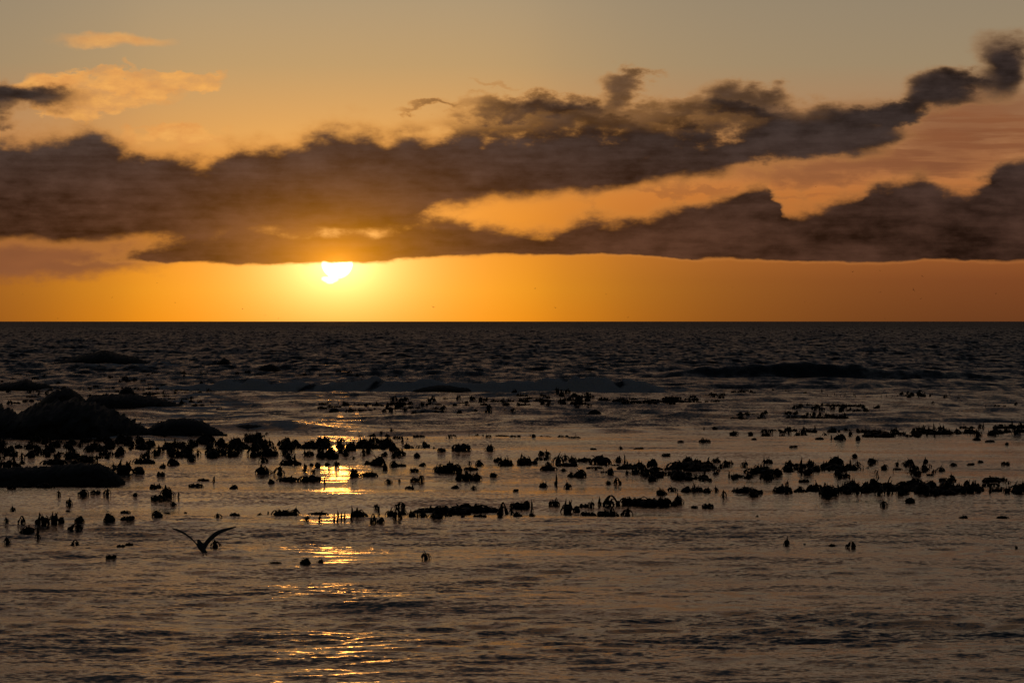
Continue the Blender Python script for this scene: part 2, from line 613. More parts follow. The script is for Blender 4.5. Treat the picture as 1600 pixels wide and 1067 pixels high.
def rock(name, label, base_y, prof, depth=0.8, seed=0, rough=0.12, group=None):
    """prof: photo silhouette (x, y) left to right; stands in the water on row base_y"""
    b = on_water(prof[0][0], base_y)
    D = b.y
    m = D / FPX
    xs = np.array([(p[0] - 800) * m for p in prof])
    hs = np.array([max(base_y - p[1], 0) * m for p in prof])
    wid = xs[-1] - xs[0]
    hmax = hs.max()
    cx = 0.5 * (xs[0] + xs[-1])
    NX, NA = 120, 34
    verts, faces = [], []
    dep = min(max(wid * depth * 0.5, hmax * 1.2), 9.0)
    for i in range(NX):
        x = xs[0] + wid * i / (NX - 1)
        h = float(np.interp(x, xs, hs))
        e = math.sin(math.pi * min(max((i + 0.5) / NX, 0.0), 1.0)) ** 0.5
        dd = dep * (0.35 + 0.65 * e) * (0.45 + 0.55 * (h / hmax) ** 0.7)
        for j in range(NA):
            a = math.pi * j / (NA - 1)
            yy = -math.cos(a) * dd
            zz = (math.sin(a) ** 0.8) * h
            q = Vector((x * 1.0, yy * 1.3, zz * 2.0 + seed * 7.3))
            g = 1.0 / max(hmax, 0.5)
            f = mnoise.ridged_multi_fractal(q * (1.5 * g), 0.9, 2.1, 5, 1.0, 2.0) - 1.2
            f2 = mnoise.fractal(q * (5.5 * g), 0.7, 2.1, 5)
            k = rough * hmax * 1.6
            sa = math.sin(a) ** 0.5
            zz = max(zz + (f * k * 0.45 + f2 * k * 0.8) * sa, 0.0)
            yy += (f + f2) * k * 1.0
            verts.append((x - cx + 0.4 * k * f2, yy + dep, zz - 0.25 * (1 - math.sin(a)) - 0.02))
    for i in range(NX - 1):
        for j in range(NA - 1):
            v = i * NA + j
            faces.append((v, v + NA, v + NA + 1, v + 1))
    # close underneath and at the ends
    faces.append(tuple(range(NA - 1, -1, -1)))
    faces.append(tuple((NX - 1) * NA + j for j in range(NA)))
    faces.append(tuple([i * NA for i in range(NX - 1, -1, -1)] + [i * NA + NA - 1 for i in range(NX)]))
    o = link(name, mesh(name, verts, faces, ROCK))
    o.location = (cx, D, 0)
    tag(o, label, 'rock', group)
    return o


G = 'rocks breaking the water'
rock('sea_rock', 'broad black rock lying in open sea behind the surf at left', 575,
     [(56, 576), (88, 565), (115, 557), (138, 552), (152, 548), (166, 551), (182, 555), (205, 559), (224, 567), (238, 576)], 0.7, 1, 0.07, G)
rock('sea_rock', 'small rounded rock right of the broad far rock, before the surf', 576,
     [(330, 576), (338, 566), (347, 560), (355, 563), (362, 576)], 0.8, 2, 0.1, G)
rock('sea_rock', 'low dark rock at the far end of the foaming roller', 581,
     [(398, 581), (408, 572), (420, 569), (430, 572), (440, 581)], 0.8, 3, 0.1, G)
rock('sea_rock', 'peaked black rock, highest of the big left rock mass', 650,
     [(30, 645), (56, 627), (70, 616), (82, 610), (95, 608), (106, 611), (114, 618), (124, 624), (140, 634), (160, 645)], 0.9, 4, 0.07, G)
rock('sea_rock', 'massive black wet rock slope at left frame edge', 684,
     [(-150, 684), (-90, 634), (-30, 640), (8, 652), (28, 642), (60, 633), (95, 631), (130, 636), (150, 645), (175, 657), (200, 671), (222, 684)], 0.7, 5, 0.15, G)
rock('sea_rock', 'long low rock ledge behind the massive left rock', 640,
     [(112, 640), (132, 621), (165, 617), (205, 618), (235, 622), (262, 630), (290, 640)], 0.7, 6, 0.1, G)
rock('sea_rock', 'small upright rock knob above the low rock ledge', 619,
     [(182, 619), (187, 609), (195, 604), (204, 608), (209, 619)], 0.8, 7, 0.1, G)
rock('sea_rock', 'flat dark rock at far left edge behind the peaked rock', 609,
     [(-40, 609), (-10, 602), (20, 597), (34, 593), (46, 598), (70, 603), (82, 609)], 0.8, 8, 0.1, G)
rock('sea_rock', 'sloping dark rock at the right end of the left rock mass', 681,
     [(205, 681), (226, 671), (240, 662), (262, 656), (290, 655), (310, 659), (328, 669), (350, 681)], 0.7, 9, 0.08, G)
rock('sea_rock', 'thin rock ledge just right of the left rock mass', 672,
     [(345, 672), (362, 666), (385, 663), (410, 666), (425, 672)], 0.7, 10, 0.1, G)
rock('sea_rock', 'low smooth dark rock in calm water below the left rock mass', 756,
     [(-90, 756), (-50, 737), (0, 733), (50, 731), (90, 729), (115, 726), (145, 727), (162, 734), (176, 745), (188, 756)], 0.45, 11, 0.10, G)
rock('sea_rock', 'low black rock in front of the middle of the foaming roller', 611,
     [(640, 611), (660, 606), (685, 602), (705, 603), (730, 606), (765, 611)], 0.6, 12, 0.1, G)
rock('sea_rock', 'tiny rounded rock in middle water below the roller', 647,
     [(917, 647), (923, 641), (930, 639), (936, 642), (941, 647)], 0.8, 13, 0.08, G)

# ------------------------------------------------------------------ kelp
KELP = simple_mat('wet_kelp', (0.008, 0.005, 0.003), (0.026, 0.016, 0.008), 0.5, 6.0, 0.3)


def blade(pts, w0, rnd, fold=0.35, ruff=0.3):
    """thick leathery strap along pts; returns verts, faces"""
    n = len(pts)
    vs, fs = [], []
    for i, p in enumerate(pts):
        t = i / (n - 1)
        tan = (pts[min(i + 1, n - 1)] - pts[max(i - 1, 0)]).normalized()
        side = tan.cross(Vector((0, 0, 1)))
        if side.length < 0.2:
            side = tan.cross(Vector((rnd.uniform(-1, 1), 1, 0)))
        side.normalize()
        up = side.cross(tan)
        w = w0 * (math.sin(math.pi * (0.12 + 0.84 * t)) ** 0.7) * (1 + ruff * rnd.uniform(-1, 1))
        th = 0.02 + 0.02 * (1 - t)
        vs += [p + side * w + up * w * fold * rnd.uniform(0.2, 1.2), p + up * th, p - side * w + up * w * fold * rnd.uniform(0.2, 1.2), p - up * th]
    for i in range(n - 1):
        for k in range(4):
            a, b = i * 4 + k, i * 4 + (k + 1) % 4
            fs.append((a, b, b + 4, a + 4))
    fs.append((3, 2, 1, 0)); fs.append(tuple((n - 1) * 4 + k for k in range(4)))
    return vs, fs


def tube(pts, radii, sides=6):
    vs, fs = [], []
    n = len(pts)
    for i, p in enumerate(pts):
        tan = (pts[min(i + 1, n - 1)] - pts[max(i - 1, 0)]).normalized()
        a = tan.cross(Vector((0.3, 1, 0.1))).normalized()
        b = tan.cross(a)
        for k in range(sides):
            q = 2 * math.pi * k / sides
            vs.append(p + (a * math.cos(q) + b * math.sin(q)) * radii[i])
    for i in range(n - 1):
        for k in range(sides):
            a, b = i * sides + k, i * sides + (k + 1) % sides
            fs.append((a, b, b + sides, a + sides))
    fs.append(tuple(range(sides - 1, -1, -1))); fs.append(tuple((n - 1) * sides + k for k in range(sides)))
    return vs, fs


def arc_blade(rnd, az, reach, rise, w, start=Vector((0, 0, 0)), n=5, end=-0.1):
    """strap that leaves the head of the plant and drapes down to the water"""
    pts = []
    kink = rnd.uniform(-0.5, 0.5)
    lift = rnd.uniform(0.0, 0.22)
    for i in range(n):
        t = i / (n - 1)
        rr = reach * (0.12 + 0.88 * math.sin(t * math.pi / 2) ** 1.1)
        h = rise * (math.cos(t * math.pi / 2) ** 0.75) * (1 + lift * math.sin(math.pi * t * 2)) + end * t
        bend = az + kink * t
        pts.append(start + Vector((math.cos(bend) * rr, math.sin(bend) * rr, h)))
    return blade(pts, w, rnd)


def make_kelp(kind, seed):
    """list of (part name, verts, faces); about 1 wide, 1 high, water line at z = 0"""
    rnd = random.Random(seed * 31 + hash_kind[kind])
    parts = []

    def stem(pts, r0, r1):
        n = len(pts)
        parts.append(('stipe', *tube(pts, [r0 + (r1 - r0) * i / (n - 1) for i in range(n)])))
    if kind in ('tuft', 'mat', 'cluster'):
        nb = {'tuft': 13, 'mat': 18, 'cluster': 14}[kind]
        rise = {'tuft': 0.85, 'mat': 0.6, 'cluster': 0.6}[kind]
        heads = {'tuft': [0.0, 0.08], 'mat': [-0.36, -0.14, 0.12, 0.34], 'cluster': [-0.25, 0.05, 0.28]}[kind]
        heads = [(hx + rnd.uniform(-.06, .06), rnd.uniform(0.55, 1.0)) for hx in heads]
        for hx, hh in heads[:1]:
            stem([Vector((hx, 0, -0.7)), Vector((hx, 0, -0.2)), Vector((hx, 0.02, 0.2)), Vector((hx + 0.02, 0, 0.8 * rise * hh))], 0.05, 0.09)
        for i in range(nb):
            az = 2 * math.pi * (i * 0.618 + rnd.uniform(-0.06, 0.06))
            hx, hh = heads[i % len(heads)]
            st = Vector((hx, rnd.uniform(-0.1, 0.1), 0.0))
            parts.append(('blade', *arc_blade(rnd, az, rnd.uniform(0.2, 0.46 if kind == 'tuft' else 0.34), rise * hh * rnd.uniform(0.55, 1.1), rnd.uniform(0.07, 0.14), st)))
        for i in range(6):      # inner fronds fill the heart of the plant
            hx, hh = heads[i % len(heads)]
            parts.append(('blade', *arc_blade(rnd, i * 2.4 + rnd.uniform(-.5, .5), rnd.uniform(0.08, 0.2), rise * hh * rnd.uniform(0.5, 0.9), rnd.uniform(0.09, 0.15), Vector((hx, 0.03 * (i - 3), 0.0)))))
        for i in range(2 if kind != 'mat' else 3):
            hx, hh = rnd.choice(heads)
            lean = rnd.uniform(-0.3, 0.3)
            h = rise * hh * rnd.uniform(1.0, 1.45)
            pts = [Vector((hx + lean * t * t, 0.05 * i, 0.1 + (h - 0.1) * t)) for t in (0, .25, .5, .75, 1.0)]
            parts.append(('blade', *blade(pts, rnd.uniform(0.05, 0.09), rnd, 0.5)))
    if kind == 'cluster':
        for i in range(4):
            x = rnd.uniform(-0.42, 0.42)
            h = rnd.uniform(0.6, 1.0)
            lean = rnd.uniform(-0.25, 0.25)
            pts = [Vector((x + lean * t * t, rnd.uniform(-.03, .03), -0.2 + (h + 0.2) * t)) for t in (0, .2, .4, .6, .8, 1.0)]
            parts.append(('blade', *blade(pts, rnd.uniform(0.05, 0.09), rnd, 0.5)))
    if kind == 'fin':
        lean = rnd.choice((-1, 1)) * rnd.uniform(0.1, 0.3)
        stem([Vector((0, 0, -0.6)), Vector((0, 0, -0.1)), Vector((0.02, 0, 0.15))], 0.07, 0.1)
        for k, (x, h, w) in enumerate(((0.0, 1.0, 0.20), (0.10, 0.72, 0.17), (-0.12, 0.6, 0.17))):
            pts = [Vector((x + lean * t * t - (0.5 - x) * 0.0, 0.05 * k, -0.2 + (h + 0.2) * t)) for t in (0, .2, .4, .6, .8, 1.0)]
            parts.append(('blade', *blade(pts, w, rnd, 0.4, 0.2)))
        for s in (-1, 1):
            parts.append(('blade', *arc_blade(rnd, (0 if s > 0 else math.pi) + rnd.uniform(-.5, .5), 0.5, rnd.uniform(0.25, 0.5), 0.13, Vector((0, 0, 0.08)))))
        for q in range(3):
            parts.append(('blade', *arc_blade(rnd, rnd.uniform(0, 6.28), 0.4, rnd.uniform(0.25, 0.45), 0.12, Vector((0, 0, 0.08)))))
    if kind == 'finger':
        b = rnd.uniform(-0.35, 0.35)
        pts = [Vector((b * t * t, 0, -0.4 + 1.4 * t)) for t in (0, .2, .4, .6, .8, 1.0)]
        parts.append(('stipe', *tube(pts, [0.16, 0.18, 0.2, 0.19, 0.13, 0.03])))
        parts.append(('blade', *blade([pts[2] + Vector((0.12 * t, 0.05, 0.62 * t)) for t in (0, .25, .5, .75, 1.0)], 0.26, rnd, 0.5)))
        for q in range(3):
            parts.append(('blade', *arc_blade(rnd, q * 2.1 + rnd.uniform(-.4, .4), 0.45, rnd.uniform(0.12, 0.4), 0.2)))
    if kind == 'hook':
        s = rnd.choice((-1, 1))
        pts = []
        for i in range(9):
            t = i / 8
            pts.append(Vector((s * (-0.4 + 0.8 * t), 0.05 * t, -0.25 + 1.2 * math.sin(math.pi * (0.06 + 0.78 * t)))))
        stem(pts, 0.06, 0.09)
        for k in range(4):
            e = pts[8 - k]
            q = [e + Vector((s * 0.12 * t + rnd.uniform(-.12, .12) * t, 0.1 * (k - 1.5) * t, -(e.z + 0.1) * t ** 1.3)) for t in (0, .2, .4, .6, .8, 1.0)]
            parts.append(('blade', *blade(q, rnd.uniform(0.07, 0.11), rnd, 0.4)))
        for k in range(8):
            parts.append(('blade', *arc_blade(rnd, rnd.uniform(0, 6.28), rnd.uniform(.12, .4), rnd.uniform(.3, .65), 0.13, Vector((s * (0.12 * k - 0.4), 0, 0.0)))))
    # normalise to one wide, one high above water
    zs = max(v.z for _, vs, _ in parts for v in vs)
    x0 = min(v.x for _, vs, _ in parts for v in vs if v.z > -0.05)
    x1 = max(v.x for _, vs, _ in parts for v in vs if v.z > -0.05)
    sx = 1.0 / max(x1 - x0, 0.2)
    mid = 0.5 * (x0 + x1)
    return [(nm, [Vector(((v.x - mid) * sx, v.y * sx, v.z / zs if v.z > 0 else v.z)) for v in vs], fs) for nm, vs, fs in parts]


hash_kind = {'tuft': 1, 'mat': 2, 'cluster': 3, 'fin': 4, 'finger': 5, 'hook': 6}
PROTO, SPARSE = {}, {}
for kd in hash_kind:
    for sd in range(4):
        pp = make_kelp(kd, sd)
        part_meshes = [(nm, mesh(nm, vs, fs, KELP)) for nm, vs, fs in pp]
        av, af_ = [], []
        for nm, vs, fs in pp:
            b = len(av)
            av += vs
            af_ += [tuple(i + b for i in f) for f in fs]
        sv, sf = [], []
        for nm, vs, fs in pp[::2]:
            b = len(sv)
            sv += vs
            sf += [tuple(i + b for i in f) for f in fs]
        SPARSE[kd, sd] = (sv, sf)
        PROTO[kd, sd] = (part_meshes, mesh('kelp_tuft', av, af_, KELP), av, af_)

# loose plants: photo x, waterline row, width, height, form
LOOSE = '''
18 767 16 8 mat;42 762 14 5 mat;71 764 26 7 mat;92 775 7 9 fin;108 784 12 13 fin;130 775 17 9 tuft;149 774 16 5 mat;167 775 12 12 fin
211 776 10 5 tuft;20 794 10 12 fin;247 762 13 8 tuft;241 768 14 9 tuft;262 776 22 16 tuft;247 779 22 7 mat;279 777 4 8 finger;271 784 10 6 tuft
365 766 13 8 tuft;306 757 22 5 mat;318 750 18 5 mat;334 751 5 9 finger;299 719 13 9 tuft;254 733 11 8 tuft;251 743 14 6 mat;271 728 19 12 tuft
200 741 50 20 cluster;178 738 10 13 fin;225 722 34 10 mat;136 719 30 8 mat;85 726 46 12 mat;34 725 12 7 tuft;15 735 34 18 cluster;116 722 11 7 tuft
10 819 8 9 fin;42 828 24 12 tuft;34 820 12 11 hook;66 821 22 18 cluster;88 819 25 17 cluster;124 819 15 10 tuft;59 835 9 17 finger;117 826 24 9 hook
171 818 17 12 tuft;200 817 23 7 mat;196 803 15 5 mat;246 813 17 10 tuft;261 800 10 4 mat;341 813 12 7 fin;367 811 16 7 mat;11 845 12 13 fin
117 847 14 9 hook;202 853 13 6 mat;189 859 14 5 mat;174 874 18 5 mat;337 860 17 13 fin;106 792 7 3 mat;290 796 5 3 tuft
454 726 32 14 cluster;436 742 17 16 fin;412 719 15 11 fin;412 741 26 14 tuft;477 737 9 11 finger;497 732 12 8 tuft;487 729 9 6 tuft;490 740 10 7 fin
512 727 9 6 tuft;526 728 12 10 fin;424 753 10 7 tuft;450 751 36 9 mat;484 751 34 9 mat;507 753 4 10 finger;554 745 20 14 tuft;577 745 28 9 mat
590 727 24 15 tuft;601 735 10 8 tuft;616 730 14 10 tuft;575 722 11 7 tuft;660 728 11 6 tuft;647 738 16 8 cluster;681 738 11 13 fin;702 739 38 18 mat
724 749 28 13 mat;742 749 22 12 tuft;772 745 13 7 tuft;721 708 28 10 mat;749 726 13 10 tuft;734 723 6 7 fin;607 753 12 7 fin;624 752 5 5 fin
659 752 9 15 fin;648 752 14 8 cluster;640 762 14 6 mat;645 763 4 8 finger;711 760 12 6 tuft;740 765 10 9 fin;588 787 9 8 cluster;625 786 17 7 hook
652 713 10 7 tuft;690 709 13 6 mat;666 697 12 6 tuft;625 729 20 5 mat;736 735 22 6 mat;765 708 16 10 tuft;790 725 24 16 cluster;778 719 14 8 mat
406 806 8 5 fin;419 800 4 6 finger;442 808 34 10 mat;461 807 16 14 fin;498 805 32 6 mat;479 816 10 8 fin;500 816 5 11 finger;522 816 4 11 finger
528 817 5 17 finger;533 814 4 11 finger;538 814 4 11 finger;550 814 5 20 finger;562 811 28 14 tuft;592 805 5 15 finger;584 819 12 13 hook;595 819 11 9 tuft
609 808 16 14 fin;621 814 15 15 hook;629 801 15 9 tuft;644 809 16 10 tuft;652 811 4 11 finger;661 810 12 9 tuft;682 813 27 14 tuft;701 809 11 7 hook
781 810 12 16 fin;750 811 22 5 mat;668 793 48 11 mat;704 799 60 15 mat;735 791 56 12 mat;765 791 34 9 mat;787 796 15 18 hook;799 795 8 16 finger;723 812 7 3 mat
666 876 15 14 fin;477 882 16 9 tuft;501 881 12 6 tuft;430 880 20 3 mat
806 771 9 5 mat;849 758 14 10 cluster;869 756 5 19 finger;887 761 13 13 fin;951 755 11 6 tuft;965 755 13 10 hook;819 722 22 16 cluster;846 712 10 7 tuft
871 722 18 18 fin;895 719 13 9 cluster;913 719 22 7 mat;936 722 32 13 tuft;966 720 13 10 tuft;857 736 26 10 mat;886 729 32 7 mat;892 744 11 8 tuft
906 744 20 13 tuft;881 737 10 5 tuft;855 713 12 11 fin;1020 750 15 10 tuft;1077 749 14 8 tuft;927 705 11 4 mat;970 705 7 8 fin;998 703 17 5 mat;1041 713 14 4 mat
1101 693 18 7 cluster;1063 693 10 3 mat;1020 667 8 4 fin;1100 669 3 7 finger;1146 677 15 7 tuft;1172 677 10 5 tuft;1117 668 9 5 tuft;1178 689 8 4 mat
811 788 28 8 mat;822 787 12 9 tuft;831 793 5 20 finger;866 786 17 11 cluster;891 793 30 20 cluster;923 788 12 12 fin;912 788 16 5 mat;937 786 6 12 finger
955 787 26 15 hook;990 786 44 12 mat;1024 787 50 13 mat;1044 787 30 9 mat;1034 776 18 10 tuft;1061 785 15 14 tuft;1051 769 16 10 fin;1072 771 15 10 tuft;1088 771 20 14 cluster
1104 772 18 8 tuft;1119 771 9 11 fin;1131 779 9 12 fin;1164 773 36 11 mat;1182 775 24 7 mat;1149 770 12 8 cluster;1179 779 20 8 tuft;1106 790 18 7 mat;1085 790 10 4 mat
919 801 26 8 mat;950 804 34 15 cluster;979 804 19 18 fin;809 809 15 9 tuft;832 808 11 6 tuft;1183 801 5 3 tuft
1252 737 6 23 finger;1233 725 4 9 finger;1335 716 10 6 tuft;1364 722 16 9 tuft;1489 726 11 5 tuft;1517 725 12 4 mat;1532 722 9 4 mat;1571 725 14 5 mat
1312 690 19 10 tuft;1280 689 14 5 mat;1299 690 4 8 finger;1341 691 8 8 tuft;1526 690 12 6 tuft;1546 693 18 4 mat;1256 751 17 5 mat;1429 735 17 15 fin
1505 809 14 7 tuft;1567 810 19 6 mat;1229 848 11 15 fin;1301 849 14 5 tuft;1329 852 16 9 hook;1381 790 13 11 fin;1421 785 17 8 tuft;1448 733 9 8 fin;1257 847 4 2 mat
1294 782 8 4 mat;1588 852 4 3 mat;1240 699 14 3 mat;1573 697 6 4 tuft
'''
loose = []
for row in LOOSE.replace('\n', ';').split(';'):
    f = row.split()
    if len(f) == 5:
        loose.append((float(f[0]), float(f[1]), float(f[2]), float(f[3]), f[4]))

ZONES = [  # x0, x1, y0, y1, phrase
    (0, 400, 838, 900, 'foreground below the near left row'),
    (400, 900, 838, 900, 'foreground near the sun glitter'),
    (900, 1600, 795, 900, 'foreground below the right kelp bands'),
    (0, 400, 797, 838, 'near left row above the gull'),
    (400, 800, 770, 838, 'near row crossing the sun glitter'),
    (0, 400, 745, 797, 'calm water below the low rock'),
    (0, 400, 700, 745, 'fringe around the low left rock'),
    (400, 800, 742, 770, 'water level with brightest glitter'),
    (400, 800, 690, 742, 'water just above brightest glitter'),
    (800, 1200, 764, 838, 'near row right of the glitter'),
    (800, 1200, 700, 764, 'middle water right of centre'),
    (800, 1200, 640, 700, 'pale smooth strip right of centre'),
    (1200, 1600, 640, 702, 'pale smooth strip at far right'),
    (1200, 1600, 702, 795, 'edge of the right kelp bands'),
]
FORM = {'tuft': 'domed leafy', 'mat': 'low floating', 'cluster': 'spiky leafy', 'fin': 'pointed upright', 'finger': 'thin finger-like', 'hook': 'arched drooping'}


def ordinal(n):
    if 10 < n % 100 < 14: return '%dth' % n
    return '%d%s' % (n, {1: 'st', 2: 'nd', 3: 'rd'}.get(n % 10, 'th'))


def zone_of(x, y):
    for i, (a, b, c, d, ph) in enumerate(ZONES):
        if a <= x < b and c <= y < d:
            return i
    return len(ZONES) - 1


def place_kelp(x, y, w, h, kind, label, group, rnd):
    p = afloat(x, y)
    m = p.y / FPX
    pm, joined, _, _ = PROTO[kind, rnd.randrange(4)]
    sx = w * m * (1 if rnd.random() < 0.5 else -1) * 1.08
    sc = Vector((sx, abs(sx) * 0.9 if kind != 'finger' else abs(sx), h * m * 1.08))
    rot = rnd.uniform(-0.5, 0.5)
    if w >= 15:
        o = bpy.data.objects.new('kelp_tuft', None)
        o.empty_display_size = 0.2
        COL.objects.link(o)
        for nm, me in pm:
            link(nm, me, o)
    else:
        o = link('kelp_tuft', joined)
    o.location = p
    o.rotation_euler = (0, 0, rot)
    o.scale = sc
    tag(o, label, 'kelp', group)
    return o


rk = random.Random(77)
byzone = {}
for it in loose:
    byzone.setdefault(zone_of(it[0], it[1]), []).append(it)
for z, items in byzone.items():
    items.sort()
    for i, (x, y, w, h, kd) in enumerate(items):
        size = 'small' if w < 12 else ('large' if w > 24 else 'medium')
        lab = '%s %s kelp, %s from left in %s' % (size + ' loose', FORM[kd], ordinal(i + 1), ZONES[z][4])
        place_kelp(x, y, w, h, kd, lab, 'loose kelp plants at the surface', rk)

# dense beds: x0, x1, y0, y1 (waterline rows), count, height range, forms, phrase
BEDS = [
    (0, 175, 690, 718, 44, (9, 17), 'tuft fin tuft cluster', 'left kelp bed behind low rock'),
    (150, 410, 688, 714, 72, (10, 20), 'tuft cluster fin tuft', 'kelp bed below left rock mass'),
    (400, 470, 692, 715, 24, (10, 18), 'tuft cluster fin', 'kelp bed below left surf'),
    (470, 625, 692, 715, 46, (9, 19), 'tuft cluster fin', 'kelp bed below left surf'),
    (620, 680, 684, 706, 12, (8, 14), 'tuft fin', 'broken line past left bed'),
    (680, 900, 680, 690, 26, (5, 10), 'tuft mat cluster', 'thin far kelp line in middle water'),
    (800, 905, 716, 728, 10, (8, 15), 'tuft cluster', 'kelp bed in middle water'),
    (925, 1015, 726, 742, 20, (8, 15), 'tuft mat fin', 'kelp bed in middle water'),
    (970, 1120, 722, 744, 46, (10, 20), 'tuft cluster fin', 'kelp bed in middle water'),
    (1060, 1205, 720, 750, 44, (10, 19), 'tuft cluster fin', 'kelp bed in middle water'),
    (1212, 1330, 722, 746, 36, (10, 19), 'tuft cluster tuft', 'upper kelp band at right'),
    (1320, 1480, 722, 748, 34, (8, 16), 'tuft fin tuft', 'upper kelp band at right'),
    (1218, 1330, 768, 778, 24, (10, 22), 'cluster tuft fin', 'near kelp band at right'),
    (1320, 1480, 758, 778, 64, (11, 24), 'tuft cluster fin', 'near kelp band at right'),
    (1475, 1640, 748, 776, 60, (10, 22), 'tuft cluster fin', 'near kelp band at right'),
    (1190, 1345, 672, 680, 34, (7, 13), 'tuft cluster', 'far kelp band at right'),
    (1340, 1440, 674, 682, 28, (8, 15), 'cluster tuft', 'far kelp band at right'),
    (1430, 1640, 668, 683, 64, (10, 20), 'finger cluster finger', 'far kelp band at right'),
]
FAR = [
    (0, 340, 594, 610, 60, (4, 8), 'tuft mat cluster'), (110, 345, 614, 640, 60, (5, 9), 'tuft mat cluster'), (0, 110, 604, 640, 30, (5, 9), 'tuft mat'),  # too small and crowded to tell apart
    (230, 560, 588, 594, 90, (5, 9), 'finger cluster'), (0, 130, 588, 594, 40, (4, 7), 'finger tuft'), (120, 330, 604, 612, 50, (4, 7), 'finger tuft'),
    (500, 640, 633, 644, 50, (5, 9), 'tuft mat'), (600, 830, 628, 646, 80, (6, 10), 'tuft cluster'), (800, 925, 622, 638, 55, (6, 10), 'tuft cluster'),
    (930, 1080, 628, 634, 60, (5, 11), 'mat cluster'), (1080, 1130, 622, 632, 14, (5, 10), 'cluster'), (1140, 1178, 609, 614, 12, (4, 8), 'cluster'),
    (1290, 1370, 622, 626, 14, (4, 7), 'finger'), (1370, 1500, 620, 628, 30, (5, 9), 'finger tuft'), (1235, 1375, 636, 642, 40, (5, 8), 'cluster tuft'),
    (1230, 1330, 648, 655, 40, (6, 10), 'cluster tuft'), (1140, 1200, 648, 654, 20, (4, 7), 'tuft mat'), (1440, 1600, 634, 640, 14, (3, 6), 'finger tuft'),
    (560, 620, 676, 684, 10, (5, 9), 'tuft fin'), (250, 420, 676, 684, 20, (4, 7), 'tuft finger'), (1160, 1300, 608, 612, 6, (4, 6), 'tuft'),
    (60, 330, 617, 628, 30, (4, 7), 'tuft mat'), (540, 640, 590, 594, 12, (4, 6), 'tuft'),
]
cand = []
for b in BEDS:
    for _ in range(int(b[4] * (1.5 if b[0] < 600 else 1.0))):
        h = 0.88 * rk.uniform(*b[5]) * (0.6 + 0.45 * rk.random())
        kd = rk.choice(b[6].split() + (['fin', 'finger', 'mat'] if b[0] > 600 else []))
        w = h * {'tuft': 1.3, 'cluster': 1.5, 'fin': 1.0, 'finger': 0.35, 'mat': 2.8}[kd] * rk.uniform(0.8, 1.3)
        if kd == 'mat': h *= 0.6
        cand.append((w * h, rk.uniform(b[0], b[1]), rk.uniform(b[2], b[3]), w, h, kd, b[7]))
cand.sort(reverse=True)
n_ind = max(0, 300 - len(loose))
rest = [c[1:6] for c in cand[n_ind:]]
count = {}
for a, x, y, w, h, kd, ph in sorted(cand[:n_ind], key=lambda c: c[1]):
    count[ph] = count.get(ph, 0) + 1
    place_kelp(x, y, w, h, kd, 'big %s kelp, %s big one from left in %s' % (FORM[kd], ordinal(count[ph]), ph), 'kelp packed in ' + ph, rk)
for b in FAR:
    for _ in range(b[4]):
        h = rk.uniform(*b[5]) * 0.9
        kd = rk.choice(b[6].split())
        w = h * {'tuft': 1.4, 'cluster': 1.5, 'fin': 0.9, 'finger': 0.35, 'mat': 3.0}[kd] * rk.uniform(0.8, 1.3)
        if kd == 'mat': h *= 0.6
        rest.append((rk.uniform(b[0], b[1]), rk.uniform(b[2], b[3]), w, h, kd))
bv, bf = [], []
for x, y, w, h, kd in rest:
    p = afloat(x, y)
    m = p.y / FPX
    av, af_ = SPARSE[kd, rk.randrange(4)] if h < 9 else PROTO[kd, rk.randrange(4)][2:]
    M = Matrix.Translation(p) @ Matrix.Rotation(rk.uniform(-0.6, 0.6), 4, 'Z') @ Matrix.Diagonal((w * m, w * m * 0.9, h * m, 1))
    b0 = len(bv)
    bv += [M @ v for v in av]
    bf += [tuple(i + b0 for i in f) for f in af_]
tag(link('kelp_bed', mesh('kelp_bed', bv, bf, KELP)), 'dense beds of dark kelp far across the water', 'kelp', kind='stuff')

# ------------------------------------------------------------------ gulls
GULL = simple_mat('gull_plumage', (0.03, 0.03, 0.034), (0.06, 0.06, 0.065), 0.9, 9.0, 0.1)
BILL = simple_mat('gull_bill', (0.20, 0.14, 0.03), (0.25, 0.16, 0.04), 0.5, 20.0, 0.1)
LEG = simple_mat('gull_leg', (0.16, 0.09, 0.06), (0.2, 0.11, 0.07), 0.6, 20.0, 0.1)


